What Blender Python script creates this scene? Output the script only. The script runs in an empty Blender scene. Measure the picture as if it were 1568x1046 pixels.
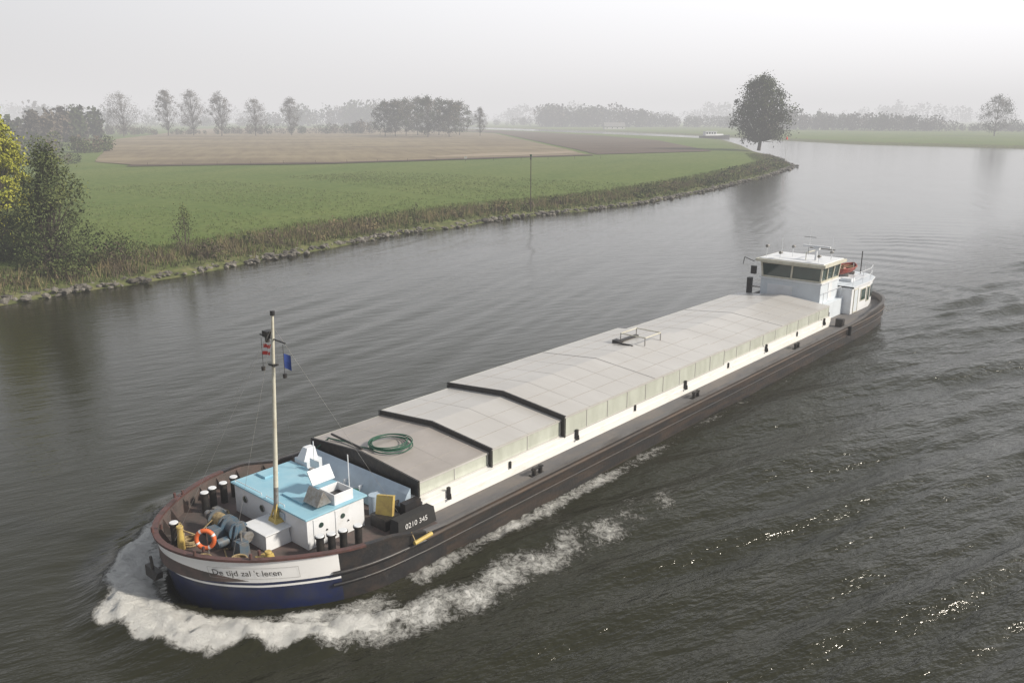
import bpy, bmesh, math, random
import numpy as np
from mathutils import Vector, Matrix
random.seed(7); rng=np.random.default_rng(11)
scene=bpy.context.scene
R=math.radians
# ------------------------------------------------------------------ camera
cam=bpy.data.cameras.new("camera"); co=bpy.data.objects.new("camera",cam); scene.collection.objects.link(co)
co.location=(0,0,15.2); co.rotation_euler=(R(75),0,0)
cam.sensor_width=36; cam.lens=29.4; cam.clip_start=0.5; cam.clip_end=12000
scene.camera=co
scene.view_settings.view_transform='Standard'; scene.view_settings.look='None'; scene.view_settings.exposure=0
# ------------------------------------------------------------------ world / sun
SUN_EL=34; SUN_AZ=104
sd=Vector((math.cos(R(SUN_EL))*math.sin(R(SUN_AZ)),math.cos(R(SUN_EL))*math.cos(R(SUN_AZ)),math.sin(R(SUN_EL))))
w=bpy.data.worlds.new("World"); scene.world=w; w.use_nodes=True
nt=w.node_tree; bg=nt.nodes['Background']
sky=nt.nodes.new('ShaderNodeTexSky'); sky.sky_type='NISHITA'; sky.sun_disc=False
sky.sun_elevation=R(SUN_EL); sky.sun_rotation=R(SUN_AZ); sky.air_density=1.0; sky.dust_density=4.0; sky.ozone_density=1.0
tc=nt.nodes.new('ShaderNodeTexCoord'); sep=nt.nodes.new('ShaderNodeSeparateXYZ'); nt.links.new(tc.outputs['Generated'],sep.inputs[0])
rmp=nt.nodes.new('ShaderNodeValToRGB'); nt.links.new(sep.outputs['Z'],rmp.inputs[0])
e=rmp.color_ramp.elements
e[0].position=0.0; e[0].color=(.62,.605,.615,1)
e[1].position=0.8; e[1].color=(.215,.23,.25,1)
m=e.new(0.14); m.color=(.70,.70,.72,1)
m=e.new(0.4); m.color=(.445,.46,.48,1)
dt=nt.nodes.new('ShaderNodeVectorMath'); dt.operation='DOT_PRODUCT'; nt.links.new(tc.outputs['Generated'],dt.inputs[0]); dt.inputs[1].default_value=(math.sin(R(60))*.95,math.cos(R(60))*.95,.3)
gl=nt.nodes.new('ShaderNodeMapRange'); gl.inputs[1].default_value=-.2; gl.inputs[2].default_value=1.0; gl.inputs[3].default_value=7.4; gl.inputs[4].default_value=18.0; nt.links.new(dt.outputs['Value'],gl.inputs[0])
sc=nt.nodes.new('ShaderNodeVectorMath'); sc.operation='SCALE'; nt.links.new(rmp.outputs[0],sc.inputs[0]); nt.links.new(gl.outputs[0],sc.inputs['Scale'])
mx=nt.nodes.new('ShaderNodeMix'); mx.data_type='RGBA'; mx.inputs[0].default_value=0.88
nt.links.new(sky.outputs[0],mx.inputs[6]); nt.links.new(sc.outputs[0],mx.inputs[7])
nt.links.new(mx.outputs[2],bg.inputs[0]); bg.inputs[1].default_value=0.125
sl=bpy.data.lights.new("sun",'SUN'); so=bpy.data.objects.new("sun",sl); scene.collection.objects.link(so)
sl.energy=5.0; sl.angle=R(6); sl.color=(1.0,0.915,0.79)
so.rotation_euler=sd.to_track_quat('Z','Y').to_euler(); so.location=(100,40,80)
# ------------------------------------------------------------------ materials
def mat(name,c,rough=0.6,c2=None,scale=2.0,metal=0.0,bump=0.0,spec=0.5,detail=6,ramp=(0.4,0.62),stretch=None,bscale=None):
    mm=bpy.data.materials.new(name); mm.use_nodes=True; n=mm.node_tree; b=n.nodes['Principled BSDF']
    b.inputs['Roughness'].default_value=rough; b.inputs['Metallic'].default_value=metal
    b.inputs['Specular IOR Level'].default_value=spec
    if c2 is None: c2=tuple(v*0.8 for v in c)
    t=n.nodes.new('ShaderNodeTexCoord'); mp=n.nodes.new('ShaderNodeMapping'); n.links.new(t.outputs['Object'],mp.inputs[0])
    if stretch: mp.inputs['Scale'].default_value=stretch
    no=n.nodes.new('ShaderNodeTexNoise'); no.inputs['Scale'].default_value=scale; no.inputs['Detail'].default_value=detail; no.inputs['Roughness'].default_value=0.65
    n.links.new(mp.outputs[0],no.inputs['Vector'])
    r=n.nodes.new('ShaderNodeValToRGB'); n.links.new(no.outputs['Fac'],r.inputs[0])
    r.color_ramp.elements[0].position=ramp[0]; r.color_ramp.elements[0].color=(*c,1)
    r.color_ramp.elements[1].position=ramp[1]; r.color_ramp.elements[1].color=(*c2,1)
    n.links.new(r.outputs[0],b.inputs['Base Color'])
    if bump:
        no2=n.nodes.new('ShaderNodeTexNoise'); no2.inputs['Scale'].default_value=bscale or scale*4; no2.inputs['Detail'].default_value=4
        n.links.new(t.outputs['Object'],no2.inputs['Vector'])
        bp=n.nodes.new('ShaderNodeBump'); bp.inputs['Strength'].default_value=bump; bp.inputs['Distance'].default_value=0.05
        n.links.new(no2.outputs['Fac'],bp.inputs['Height']); n.links.new(bp.outputs[0],b.inputs['Normal'])
    return mm
M={}
def dm(k,*a,**kw): M[k]=mat(k,*a,**kw)
dm('hull_black',(0.020,0.020,0.022),0.42,(0.055,0.04,0.032),1.3,bump=0.3,ramp=(0.45,0.75))
dm('hull_rust',(0.024,0.0235,0.024),0.42,(0.066,0.045,0.032),1.3,bump=0.4,ramp=(0.42,0.72),stretch=(0.35,1,3))
dm('strake_brown',(0.05,0.046,0.044),0.7,(0.09,0.062,0.046),1.6,bump=0.4,ramp=(0.35,0.7),stretch=(0.5,1,2))
dm('gunwale_grey',(0.13,0.128,0.13),0.7,(0.085,0.078,0.075),1.4,bump=0.2,stretch=(0.3,1,1))
dm('hull_white',(0.78,0.78,0.78),0.45,(0.58,0.55,0.5),1.1,ramp=(0.56,0.9))
dm('hull_navy',(0.012,0.02,0.075),0.35,(0.02,0.025,0.05),2)
dm('rail_red',(0.11,0.05,0.045),0.55,(0.07,0.04,0.035),4)
dm('deck_dark',(0.115,0.113,0.118),0.75,(0.16,0.145,0.135),0.9,bump=0.2,stretch=(.4,1,1))
dm('deck_bow',(0.12,0.085,0.078),0.8,(0.075,0.065,0.06),1.5,bump=0.2)
dm('coam_white',(0.78,0.78,0.76),0.45,(0.60,0.56,0.48),1.2,ramp=(0.52,0.9),stretch=(1,1,4))
dm('panel_pale',(0.53,0.555,0.49),0.12,(0.37,0.385,0.33),0.8,ramp=(0.35,0.8),bump=0.10,stretch=(1.8,1,0.6),spec=.8)
dm('roof_grey',(0.52,0.51,0.495),0.34,(0.43,0.415,0.395),0.5,ramp=(0.3,0.7),bump=0.05,stretch=(1,0.25,1))
dm('roof_brown',(0.37,0.34,0.32),0.42,(0.30,0.275,0.255),0.7,ramp=(0.3,0.7),bump=0.05)
dm('seam',(0.36,0.345,0.325),0.6)
dm('black',(0.018,0.018,0.02),0.5,(0.04,0.035,0.03),5)
dm('rubber',(0.03,0.03,0.03),0.9)
dm('blue_roof',(0.24,0.47,0.59),0.45,(0.34,0.55,0.65),1.2,ramp=(0.35,0.75))
dm('house_white',(0.72,0.74,0.77),0.45,(0.56,0.56,0.55),1.4,ramp=(0.48,0.85))
dm('pale_blue',(0.44,0.54,0.64),0.45,(0.38,0.46,0.55),1.2)
dm('off_white_blue',(0.62,0.67,0.72),0.45,(0.5,0.54,0.58),1.2,ramp=(0.45,0.85))
dm('yellow',(0.55,0.42,0.12),0.5,(0.42,0.30,0.10),3)
dm('cream',(0.60,0.59,0.50),0.5,(0.50,0.47,0.38),3)
dm('winch_blue',(0.06,0.11,0.16),0.55,(0.13,0.13,0.13),3)
dm('orange',(0.72,0.15,0.04),0.5,(0.6,0.13,0.04),4)
dm('green_hose',(0.02,0.10,0.06),0.6)
dm('steel',(0.36,0.36,0.36),0.4,(0.25,0.23,0.2),6,metal=0.5)
dm('flag_red',(0.6,0.05,0.04),0.8); dm('flag_white',(0.75,0.75,0.75),0.8); dm('flag_blue',(0.02,0.05,0.22),0.8)
dm('boat_red',(0.33,0.05,0.03),0.5,(0.24,0.05,0.035),3)
dm('rope',(0.36,0.28,0.15),0.9,(0.2,0.15,0.08),9)
dm('glass',(0.03,0.05,0.045),0.06,(0.04,0.07,0.06),0.7,spec=0.9)
dm('stone',(0.055,0.05,0.043),0.9,(0.20,0.185,0.16),0.8,bump=0.4)
dm('brick_wall',(0.25,0.13,0.09),0.9); dm('plaster_wall',(0.5,0.5,0.48),0.9)
# ------------------------------------------------------------------ mesh builder
class MB:
    def __init__(s): s.v=[];s.f=[];s.m=[];s.mats=[];s.sm=[]
    def mi(s,k):
        if k not in s.mats: s.mats.append(k)
        return s.mats.index(k)
    def add(s,vs,fs,k,smooth=False):
        o=len(s.v); s.v+= [tuple(p) for p in vs]; i=s.mi(k)
        for f in fs: s.f.append([o+j for j in f]); s.m.append(i); s.sm.append(smooth)
    def box(s,a0,a1,b0,b1,c0,c1,k,tap=0.0):
        vs=[(a0,b0,c0),(a1,b0,c0),(a1,b1,c0),(a0,b1,c0),(a0+tap,b0+tap,c1),(a1-tap,b0+tap,c1),(a1-tap,b1-tap,c1),(a0+tap,b1-tap,c1)]
        s.add(vs,[(0,1,2,3),(4,5,6,7),(0,1,5,4),(1,2,6,5),(2,3,7,6),(3,0,4,7)],k)
    def hexa(s,vs,k): s.add(vs,[(0,1,2,3),(4,5,6,7),(0,1,5,4),(1,2,6,5),(2,3,7,6),(3,0,4,7)],k)
    def cyl(s,p0,p1,r0,r1,k,n=12,caps=True):
        p0=Vector(p0);p1=Vector(p1);d=(p1-p0).normalized()
        u=d.orthogonal().normalized(); w_=d.cross(u)
        vs=[];
        for p,r in ((p0,r0),(p1,r1)):
            for i in range(n):
                a=2*math.pi*i/n; vs.append(p+u*math.cos(a)*r+w_*math.sin(a)*r)
        s.add(vs,[(i,(i+1)%n,n+(i+1)%n,n+i) for i in range(n)],k,True)
        if caps: s.add(vs,[tuple(range(n)),tuple(range(n,2*n))],k)
    def tube(s,pts,r,k,n=6):
        for a,b in zip(pts[:-1],pts[1:]): s.cyl(a,b,r,r,k,n)
    def torus(s,c,R0,r,k,nrm=(0,0,1),n=28,mm=8,k2=None):
        c=Vector(c);d=Vector(nrm).normalized();u=d.orthogonal().normalized();w_=d.cross(u)
        vs=[]
        for i in range(n):
            a=2*math.pi*i/n; e=u*math.cos(a)+w_*math.sin(a)
            for j in range(mm):
                b=2*math.pi*j/mm; vs.append(c+e*(R0+r*math.cos(b))+d*r*math.sin(b))
        for i in range(n):
            kk=k2 if (k2 and (i%7)==0) else k
            s.add(vs[i*mm:(i+1)*mm]+vs[((i+1)%n)*mm:((i+1)%n)*mm+mm],[(j,(j+1)%mm,mm+(j+1)%mm,mm+j) for j in range(mm)],kk,True)
    def obj(s,name,parent=None,flip=False,bevel=0,merge=False):
        me=bpy.data.meshes.new(name)
        vs=[(x,-y,z) for x,y,z in s.v] if flip else s.v
        me.from_pydata(vs,[],s.f); me.polygons.foreach_set('material_index',s.m); me.polygons.foreach_set('use_smooth',s.sm)
        for k in s.mats: me.materials.append(M[k])
        bm=bmesh.new(); bm.from_mesh(me)
        if merge: bmesh.ops.remove_doubles(bm,verts=bm.verts,dist=0.0005)
        bmesh.ops.recalc_face_normals(bm,faces=bm.faces); bm.to_mesh(me); bm.free()
        o=bpy.data.objects.new(name,me); scene.collection.objects.link(o)
        if parent: o.parent=parent
        if bevel:
            b=o.modifiers.new('b','BEVEL'); b.width=bevel; b.segments=2; b.limit_method='ANGLE'
        return o
def empty(name,loc=(0,0,0),rot=0,parent=None):
    o=bpy.data.objects.new(name,None); scene.collection.objects.link(o); o.location=loc; o.rotation_euler=(0,0,rot)
    if parent:o.parent=parent
    return o
# ================================================================== SHIP
TH=R(41.3); ORG=(-11.153,24.123)
ship=empty('cargo_barge',(ORG[0],ORG[1],0),R(90-41.3))
def SO(mb,name,bevel=0,merge=False): return mb.obj(name,ship,True,bevel,merge)
def catmull(P,n=8):
    P=[Vector(p) for p in P]; Q=[P[0]*2-P[1]]+P+[P[-1]*2-P[-2]]; out=[]
    for i in range(1,len(Q)-2):
        for j in range(n):
            t=j/n; a,b,c,d=Q[i-1:i+3]
            out.append(0.5*((2*b)+(c-a)*t+(2*a-5*b+4*c-d)*t*t+(3*b-a-3*c+d)*t**3))
    out.append(P[-1]); return out
bowP=[(0.02,0),(0.12,0.75),(0.42,1.5),(1.0,2.3),(2.0,3.2),(3.5,4.1),(5.0,4.55),(7.0,4.7)]
mirr=[(s,-t) for s,t in bowP[1:3]]
bc=catmull(mirr[::-1]+bowP,8)[16:]
bc[0]=Vector((0.02,0))
mid=[Vector((s,4.7)) for s in np.arange(8,50.5,1.5)]
st=catmull([(50.5,4.7),(53,4.62),(55.5,4.25),(57.2,3.4),(58.3,2.1),(58.75,0.9),(58.85,0)],5)
half=bc+mid+st
def ztop(s):
    return float(np.interp(s,[0,1.5,4,5.6,6.6,7.2,49.5,51,55,59],[2.0,1.86,1.76,1.70,1.45,1.30,1.30,1.5,1.62,1.75]))
def hullpt(p,z,out=0.0,side=1):
    s,t=p[0],p[1]; zt=ztop(s); k=(1-z/zt)
    off=0.45*k*max(0,1-s/5.5)
    if s>53: off=-0.9*k*((s-53)/6)
    return (s+off, side*(t+out), z)
hb=MB()
def band(za,zb,kf,side):
    for p,q in zip(half[:-1],half[1:]):
        A=za(p[0]) if callable(za) else za; B=za(q[0]) if callable(za) else za
        C=zb(p[0]) if callable(zb) else zb; D=zb(q[0]) if callable(zb) else zb
        k=kf((p[0]+q[0])/2)
        hb.add([hullpt(p,A,0,side),hullpt(q,B,0,side),hullpt(q,D,0,side),hullpt(p,C,0,side)],[(0,1,2,3)],k,True)
fw=lambda a,b,c:(lambda s: a if s<3.6 else (b if s<8 else c))
zb1=lambda s: ztop(s)-1.05+0.02*s if s<8 else 0.45
zb2=lambda s: zb1(s)+0.08
zb3=lambda s: zb2(s)+0.10
for sd_ in (1,-1):
    band(-1.0,zb1,fw('hull_navy','hull_black','hull_rust'),sd_)
    band(zb1,zb2,fw('hull_white','hull_black','hull_rust'),sd_)
    band(zb2,zb3,fw('hull_navy','hull_black','hull_rust'),sd_)
    band(zb3,lambda s:ztop(s)-0.06,fw('hull_white','hull_black','hull_rust'),sd_)
    band(lambda s:ztop(s)-0.06,ztop,fw('hull_black','hull_black','hull_rust'),sd_)
SO(hb,'hull',merge=True)
cb=MB()
def inset(i,d):
    p=half[i]; a=half[max(i-1,0)]; b=half[min(i+1,len(half)-1)]
    tx=(b-a).normalized(); n=Vector((-tx.y,tx.x))
    if i==0: n=Vector((-1,0))
    if i==len(half)-1: n=Vector((1,0))
    return (p.x-n.x*d,max(p.y-n.y*d,0))
for sd_ in (1,-1):
    for i in range(len(half)-1):
        p,q=half[i],half[i+1]; pi,qi=inset(i,0.14),inset(i+1,0.14); po,qo=inset(i,-0.05),inset(i+1,-0.05)
        zp,zq=ztop(p.x),ztop(q.x); k='rail_red' if p.x<4.5 else ('hull_black' if p.x<7 else 'gunwale_grey')
        P=lambda c,z:(c[0],sd_*c[1],z)
        cb.add([P(po,zp-0.05),P(qo,zq-0.05),P(qi,zq-0.05),P(pi,zp-0.05),P(po,zp+0.03),P(qo,zq+0.03),P(qi,zq+0.03),P(pi,zp+0.03)],[(0,1,2,3),(4,5,6,7),(0,1,5,4),(3,2,6,7)],k)
        pj,qj=inset(i,0.1),inset(i+1,0.1)
        cb.add([P(pj,zp),P(qj,zq),P(qj,1.1),P(pj,1.1)],[(0,1,2,3)],'deck_bow' if p.x<8 else 'deck_dark')
        cb.add([P(pj,1.15),P(qj,1.15),(qj[0],0,1.15),(pj[0],0,1.15)],[(0,1,2,3)],'deck_bow' if p.x<7.5 else 'deck_dark')
        if p.x>3.4:
            for zz,rr,kk in ((1.02 if p.x<7 else 1.08,0.075,'hull_black' if p.x<7 else 'strake_brown'),(0.62,0.05,'hull_black' if p.x<7 else 'hull_rust')):
                a0=(p.x,sd_*(p.y+0.01),zz); a1=(q.x,sd_*(q.y+0.01),zz); cb.cyl(a0,a1,rr,rr,kk,8,False)
for i in range(4,len(bc),5):
    c=inset(i,.12); c2=inset(i,.45)
    for sd_ in(1,-1): cb.add([(c[0],sd_*c[1],ztop(c[0])-.1),(c[0],sd_*c[1],1.16),(c2[0],sd_*c2[1],1.16)],[(0,1,2)],'deck_bow')
SO(cb,'deck_and_bulwark')
def arc_at(u):
    acc=0
    for p,q in zip(half[:-1],half[1:]):
        l=(q-p).length
        if acc+l>=u:
            f=(u-acc)/l; pp=p.lerp(q,f); tx=(q-p).normalized(); return pp,Vector((-tx.y,tx.x))
        acc+=l
def text_mesh(body,size,name,mapf,k,parent):
    cu=bpy.data.curves.new(name,'FONT'); cu.body=body; cu.size=size; cu.resolution_u=3
    o=bpy.data.objects.new('t',cu); scene.collection.objects.link(o); bpy.context.view_layer.update()
    me=bpy.data.meshes.new_from_object(o.evaluated_get(bpy.context.evaluated_depsgraph_get())); bpy.data.objects.remove(o)
    for v in me.vertices: v.co=mapf(v.co.x,v.co.y)
    me.materials.clear(); me.materials.append(M[k]); me.name=name
    ob=bpy.data.objects.new(name,me); scene.collection.objects.link(ob); ob.parent=parent
def bowmap(x,y,u0=1.85,z0=1.36,out=0.025):
    p,n=arc_at(u0+x); z=z0+y-0.05*x
    h=hullpt(p,z); return Vector((h[0]+n.x*out,-(h[1]+n.y*out),z))
text_mesh("De tijd zal 't leren",0.30,'name_lettering',bowmap,'black',ship)
fr=MB()
def frm(x0,x1,y0,y1):
    n=14
    for i in range(n):
        a=x0+(x1-x0)*i/n; b=x0+(x1-x0)*(i+1)/n
        vs=[bowmap(a,y0),bowmap(b,y0),bowmap(b,y1),bowmap(a,y1)]
        fr.add([(v.x,-v.y,v.z) for v in vs],[(0,1,2,3)],'steel')
frm(-0.12,2.72,-0.11,-0.10); frm(-0.12,2.72,0.28,0.29); frm(-0.12,-0.11,-0.10,0.28); frm(2.71,2.72,-0.10,0.28)
SO(fr,'name_frame')
an=MB(); an.cyl((-.05,-.9,1.3),(.0,-.9,.55),.05,.05,'black',8); an.hexa([(-.15,-1.2,.55),(.15,-1.2,.55),(.15,-.6,.55),(-.15,-.6,.55),(-.08,-1.35,.85),(.1,-1.35,.85),(.1,-.45,.85),(-.08,-.45,.85)],'black')
SO(an,'anchor',.01)
# ---------------- cargo hold
ho=MB()
ho.box(7.9,46.4,-3.60,3.60,1.152,1.80,'coam_white')
for sd_ in(1,-1):
    ho.cyl((8,sd_*3.63,1.5),(46.2,sd_*3.63,1.5),0.022,0.022,'coam_white',6)
    for s in (9.1,17.0,26.4,36,45.0):
        ho.box(s,s+0.12,sd_*3.602,sd_*3.72,1.45,1.95,'black'); ho.cyl((s+.06,sd_*3.74,1.5),(s+.06,sd_*3.74,1.7),0.06,0.045,'black',8)
    for s in (12.6,21.7,31.2,40.6): ho.box(s,s+0.09,sd_*3.602,sd_*3.68,1.55,1.85,'black')
ho.hexa([(7.25,-3.4,1.16),(7.88,-3.4,1.16),(7.88,3.0,1.16),(7.25,3.0,1.16),(7.7,-3.4,1.95),(7.88,-3.4,2.15),(7.88,3.0,2.15),(7.7,3.0,1.95)],'pale_blue')
for t in np.arange(-3,3,.9): ho.box(7.35,7.6,t,t+.05,1.16,1.7,'off_white_blue')
SO(ho,'hold_coaming',0.012)
hc=MB()
def hatch(s0,s1,hw,ze,rise,roofk,npan):
    z0=1.805
    prof=[(-(hw+.04),z0),(-(hw+.04),ze),(0,ze+rise+.015),(hw+.04,ze),(hw+.04,z0)]
    for sd_ in (1,-1):
        hc.add([(s0,sd_*hw,z0),(s1,sd_*hw,z0),(s1,sd_*hw,ze),(s0,sd_*hw,ze)],[(0,1,2,3)],'panel_pale')
        hc.add([(s0,sd_*(hw+.03),ze-0.01),(s1,sd_*(hw+.03),ze-0.01),(s1,0,ze+rise),(s0,0,ze+rise)],[(0,1,2,3)],roofk)
        hc.box(s0,s1,sd_*(hw+0.003),sd_*(hw+.04),ze-0.09,ze-0.02,'roof_grey')
        hc.box(s0,s1,sd_*(hw+0.003),sd_*(hw+.035),z0,z0+0.05,'roof_grey')
        n=max(2,int((s1-s0)/1.6))
        for i in range(n+1):
            s=s0+(s1-s0-0.05)*i/n; hc.box(s,s+0.03,sd_*(hw+0.002),sd_*(hw+.02),z0+0.05,ze-0.09,'roof_grey')
        for f in (.36,.7):
            a=(hw*f,ze+rise*(1-f)); hc.box(s0+.1,s1-.02,sd_*a[0]-.010,sd_*a[0]+.010,a[1]-.01,a[1]+.007,'seam')
    for (sa,k) in ((s0,'black'),(s1,'roof_grey')):
        hc.add([(sa,-hw,z0),(sa,hw,z0),(sa,hw,ze-.02),(sa,0,ze+rise-.01),(sa,-hw,ze-.02)],[(0,1,2,3,4)],k)
    for a,b in zip(prof[:-1],prof[1:]):
        hc.hexa([(s0-.03,a[0],a[1]-.02),(s0+.05,a[0],a[1]-.02),(s0+.05,b[0],b[1]-.02),(s0-.03,b[0],b[1]-.02),(s0-.03,a[0],a[1]+.02),(s0+.05,a[0],a[1]+.02),(s0+.05,b[0],b[1]+.02),(s0-.03,b[0],b[1]+.02)],'black' if s0<30 else 'seam')
    for i in range(1,npan):
        s=s0+(s1-s0)*i/npan
        big=(i%4==0)
        for a,b in zip(prof[1:3],prof[2:4]):
            wd=0.03 if big else 0.010; h=.022 if big else .006
            hc.hexa([(s-wd,a[0],a[1]-.03),(s+wd,a[0],a[1]-.03),(s+wd,b[0],b[1]-.03),(s-wd,b[0],b[1]-.03),(s-wd,a[0],a[1]+h-.015),(s+wd,a[0],a[1]+h-.015),(s+wd,b[0],b[1]+h-.015),(s-wd,b[0],b[1]+h-.015)],'roof_grey' if big else 'seam')
hatch(8.05,11.8,3.22,2.42,0.26,'roof_brown',2)
hatch(11.8,16.25,3.38,2.58,0.30,'roof_grey',2)
hatch(16.25,30.8,3.58,2.76,0.34,'roof_grey',8)
hatch(30.8,46.3,3.45,2.60,0.32,'roof_grey',8)
SO(hc,'hatch_covers')
hs=MB()
for i in range(6):
    hs.torus((9.25+0.06*math.sin(i*2),0.3+0.07*math.cos(i*1.7),2.72+0.03*i),0.85-0.05*(i%3),0.022,'green_hose',(0.03*math.sin(i),0.04*math.cos(i*2),1),30,6)
hs.tube([(8.5,0.2,2.72),(8.3,-0.6,2.70),(8.4,-1.4,2.64),(8.3,-2.4,2.56),(7.9,-2.8,2.1),(7.4,-2.4,1.9)],0.03,'green_hose')
hs.tube([(8.25,-0.2,2.72),(8.6,-2.6,2.6)],0.05,'black')
SO(hs,'green_hose_coil')
tr=MB()
for t in (-1.1,0.5):
    for s in (27.4,29.0): tr.cyl((s,t,2.95),(s,t,3.5),0.03,0.03,'steel',6)
tr.tube([(27.4,-1.1,3.5),(29.0,-1.1,3.5),(29.0,0.5,3.5),(27.4,0.5,3.5),(27.4,-1.1,3.5)],0.035,'cream')
tr.box(27.3,29.1,-1.25,-1.0,3.02,3.1,'black'); tr.box(27.0,27.4,-1.4,-0.9,2.95,3.15,'black'); tr.cyl((26.8,-.9,3.1),(26.8,0.1,3.1),.05,.05,'black')
SO(tr,'hatch_lifting_frame')
# ---------------- fore deckhouse
dh=MB()
dh.box(3.75,6.15,-2.0,2.45,1.152,2.27,'house_white')
dh.box(3.65,6.25,-2.08,2.55,2.27,2.33,'blue_roof')
dh.box(4.6,5.2,-1.9,-1.3,2.33,2.42,'blue_roof')
dh.box(2.75,3.74,0.2,1.5,1.152,1.72,'house_white',0.05)
dh.box(2.72,3.74,0.15,1.55,1.72,1.76,'house_white')
dh.box(4.25,5.35,0.3,1.5,2.332,2.40,'blue_roof')
a=(4.95,5.75,1.55,2.4)
dh.box(a[0],a[0]+.04,a[2],a[3],2.33,2.72,'house_white'); dh.box(a[1]-.04,a[1],a[2],a[3],2.33,2.72,'house_white')
dh.box(a[0]+.04,a[1]-.04,a[2],a[2]+.04,2.33,2.72,'house_white'); dh.box(a[0]+.04,a[1]-.04,a[3]-.04,a[3],2.33,2.72,'house_white')
dh.box(a[0]+.05,a[1]-.05,a[2]+.05,a[3]-.05,2.40,2.45,'black')  # black sheet put in as the shade inside the open skylight
dh.hexa([(4.85,1.3,2.74),(5.8,1.3,2.74),(5.8,1.33,2.78),(4.85,1.33,2.78),(4.85,1.0,3.2),(5.8,1.0,3.2),(5.8,1.04,3.24),(4.85,1.04,3.24)],'off_white_blue')
dh.hexa([(4.3,1.5,2.45),(4.9,1.5,2.45),(4.9,2.3,2.45),(4.3,2.3,2.45),(4.55,1.5,2.9),(4.6,1.5,2.95),(4.6,2.3,2.95),(4.55,2.3,2.9)],'steel')
for s in (4.0,4.9): 
    dh.box(s,s+0.6,2.452,2.475,1.25,2.18,'house_white'); dh.cyl((s+.3,2.44,1.9),(s+.3,2.5,1.9),0.09,0.09,'glass',14); dh.cyl((s+.52,2.47,1.65),(s+.52,2.52,1.65),0.03,0.03,'black',6)
for t in (-1.3,-0.2): dh.cyl((3.76,t,1.85),(3.70,t,1.85),0.10,0.10,'glass',14); dh.torus((3.72,t,1.85),0.12,0.02,'steel',(1,0,0),16,6)
dh.box(3.7,3.74,0.6,1.2,1.85,2.1,'pale_blue')
dh.box(6.3,7.0,-1.9,-1.1,1.16,2.5,'off_white_blue'); dh.box(6.3,6.35,-.9,-.3,2.4,2.75,'house_white')
dh.hexa([(6.25,-1.7,2.5),(6.9,-1.7,2.5),(6.9,-1.2,2.5),(6.25,-1.2,2.5),(6.5,-1.6,2.95),(6.85,-1.6,2.95),(6.85,-1.3,2.95),(6.5,-1.3,2.95)],'house_white')
for t0,t1 in ((-1.9,-.2),(.1,1.2)): dh.tube([(3.75,t0,2.33),(3.75,t0,2.42),(3.75,t1,2.42),(3.75,t1,2.33)],.015,'house_white')
dh.cyl((5.9,-.2,2.33),(5.9,-.2,2.6),.07,.07,'steel',10); dh.cyl((5.9,-.2,2.6),(5.9,-.2,2.66),.14,.10,'steel',12)
SO(dh,'fore_deckhouse',0.015)
it=MB()
it.hexa([(6.4,2.75,1.55),(6.5,2.75,1.55),(6.75,3.35,1.5),(6.65,3.35,1.5),(6.5,2.75,2.3),(6.6,2.75,2.3),(6.85,3.35,2.35),(6.75,3.35,2.35)],'yellow')
it.box(6.3,7.0,2.6,3.4,1.152,1.6,'black')
it.box(6.3,8.1,3.6,4.1,1.152,1.72,'rubber',0.06); it.box(7.1,7.85,3.3,3.58,1.152,1.95,'hull_black')
for i in range(5): it.torus((7.5,3.0,1.3+.09*i),0.33,0.06,'rubber',(0,0,1),18,6)
it.cyl((7.0,2.0,1.15),(7.0,2.0,1.9),.22,.22,'pale_blue',16)
it.cyl((6.9,.9,1.15),(6.9,.9,1.75),.22,.22,'green_hose',16)
for i in range(5): it.cyl((6.45+.15*i,-2.6,1.15),(6.5+.13*i,-2.5,1.9+.15*random.random()),.03,.03,random.choice(['steel','yellow','black']),6)
for (s,t) in ((1.35,-.9),(1.0,.6),(1.75,1.5),(3.1,-1.9),(7.0,-.4)):
    for i in range(4): it.torus((s,t,1.2+.05*i),0.26-.02*(i%2),0.035,'rope',(0.05,0.03*i,1),18,6)
for i in range(3): it.torus((1.25-.05*i,-1.25+.1*i,1.5+.12*i),0.24,0.03,'rope',(1,0.6,0.3),18,6)
it.tube([(.9,.6,1.2),(1.6,1.0,1.18),(1.9,.3,1.18),(2.4,.6,1.2),(3.0,-1.2,1.2),(3.2,-1.8,1.2)],.03,'rope')
it.tube([(1.0,-1.3,1.8),(1.6,-.9,1.4),(2.2,-.9,1.75)],.025,'rope')
it.box(.8,1.3,.9,1.3,1.152,1.4,'black',.03); it.box(2.9,3.2,-2.3,-1.6,1.152,1.5,'steel',.03)
SO(it,'deck_stores')
text_mesh("0210 345",0.28,'registration_lettering',lambda x,y:Vector((6.62+x,-(4.10),1.36+y)),'flag_white',ship)
bo=MB()
def bollard(s,t,z0=1.15,h=0.72,r=0.13):
    bo.cyl((s,t,z0),(s,t,z0+h),r,r,'black',16); bo.cyl((s,t,z0+h),(s,t,z0+h+.06),r*1.3,r*1.3,'black',16); bo.cyl((s,t,z0+h+.06),(s,t,z0+h+.09),r*1.15,r*1.05,'house_white',16)
for s,t in ((2.95,-2.75),(3.35,-2.9),(3.85,-3.0),(4.4,-3.2),(3.75,3.15),(4.1,3.3),(4.5,3.4),(5.05,3.5),(1.05,-1.35)): bollard(s,t)
for s in (13.6,26.5,39.2):
    for sd_ in (1,-1):
        bo.box(s-.35,s+.35,sd_*4.12,sd_*4.4,1.152,1.2,'black')
        for d in(-.2,.2): bo.cyl((s+d,sd_*4.26,1.2),(s+d,sd_*4.26,1.5),.09,.09,'black',10)
        bo.box(s-.33,s+.33,sd_*4.2,sd_*4.32,1.42,1.48,'black')
SO(bo,'bollards')
wi=MB()
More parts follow.
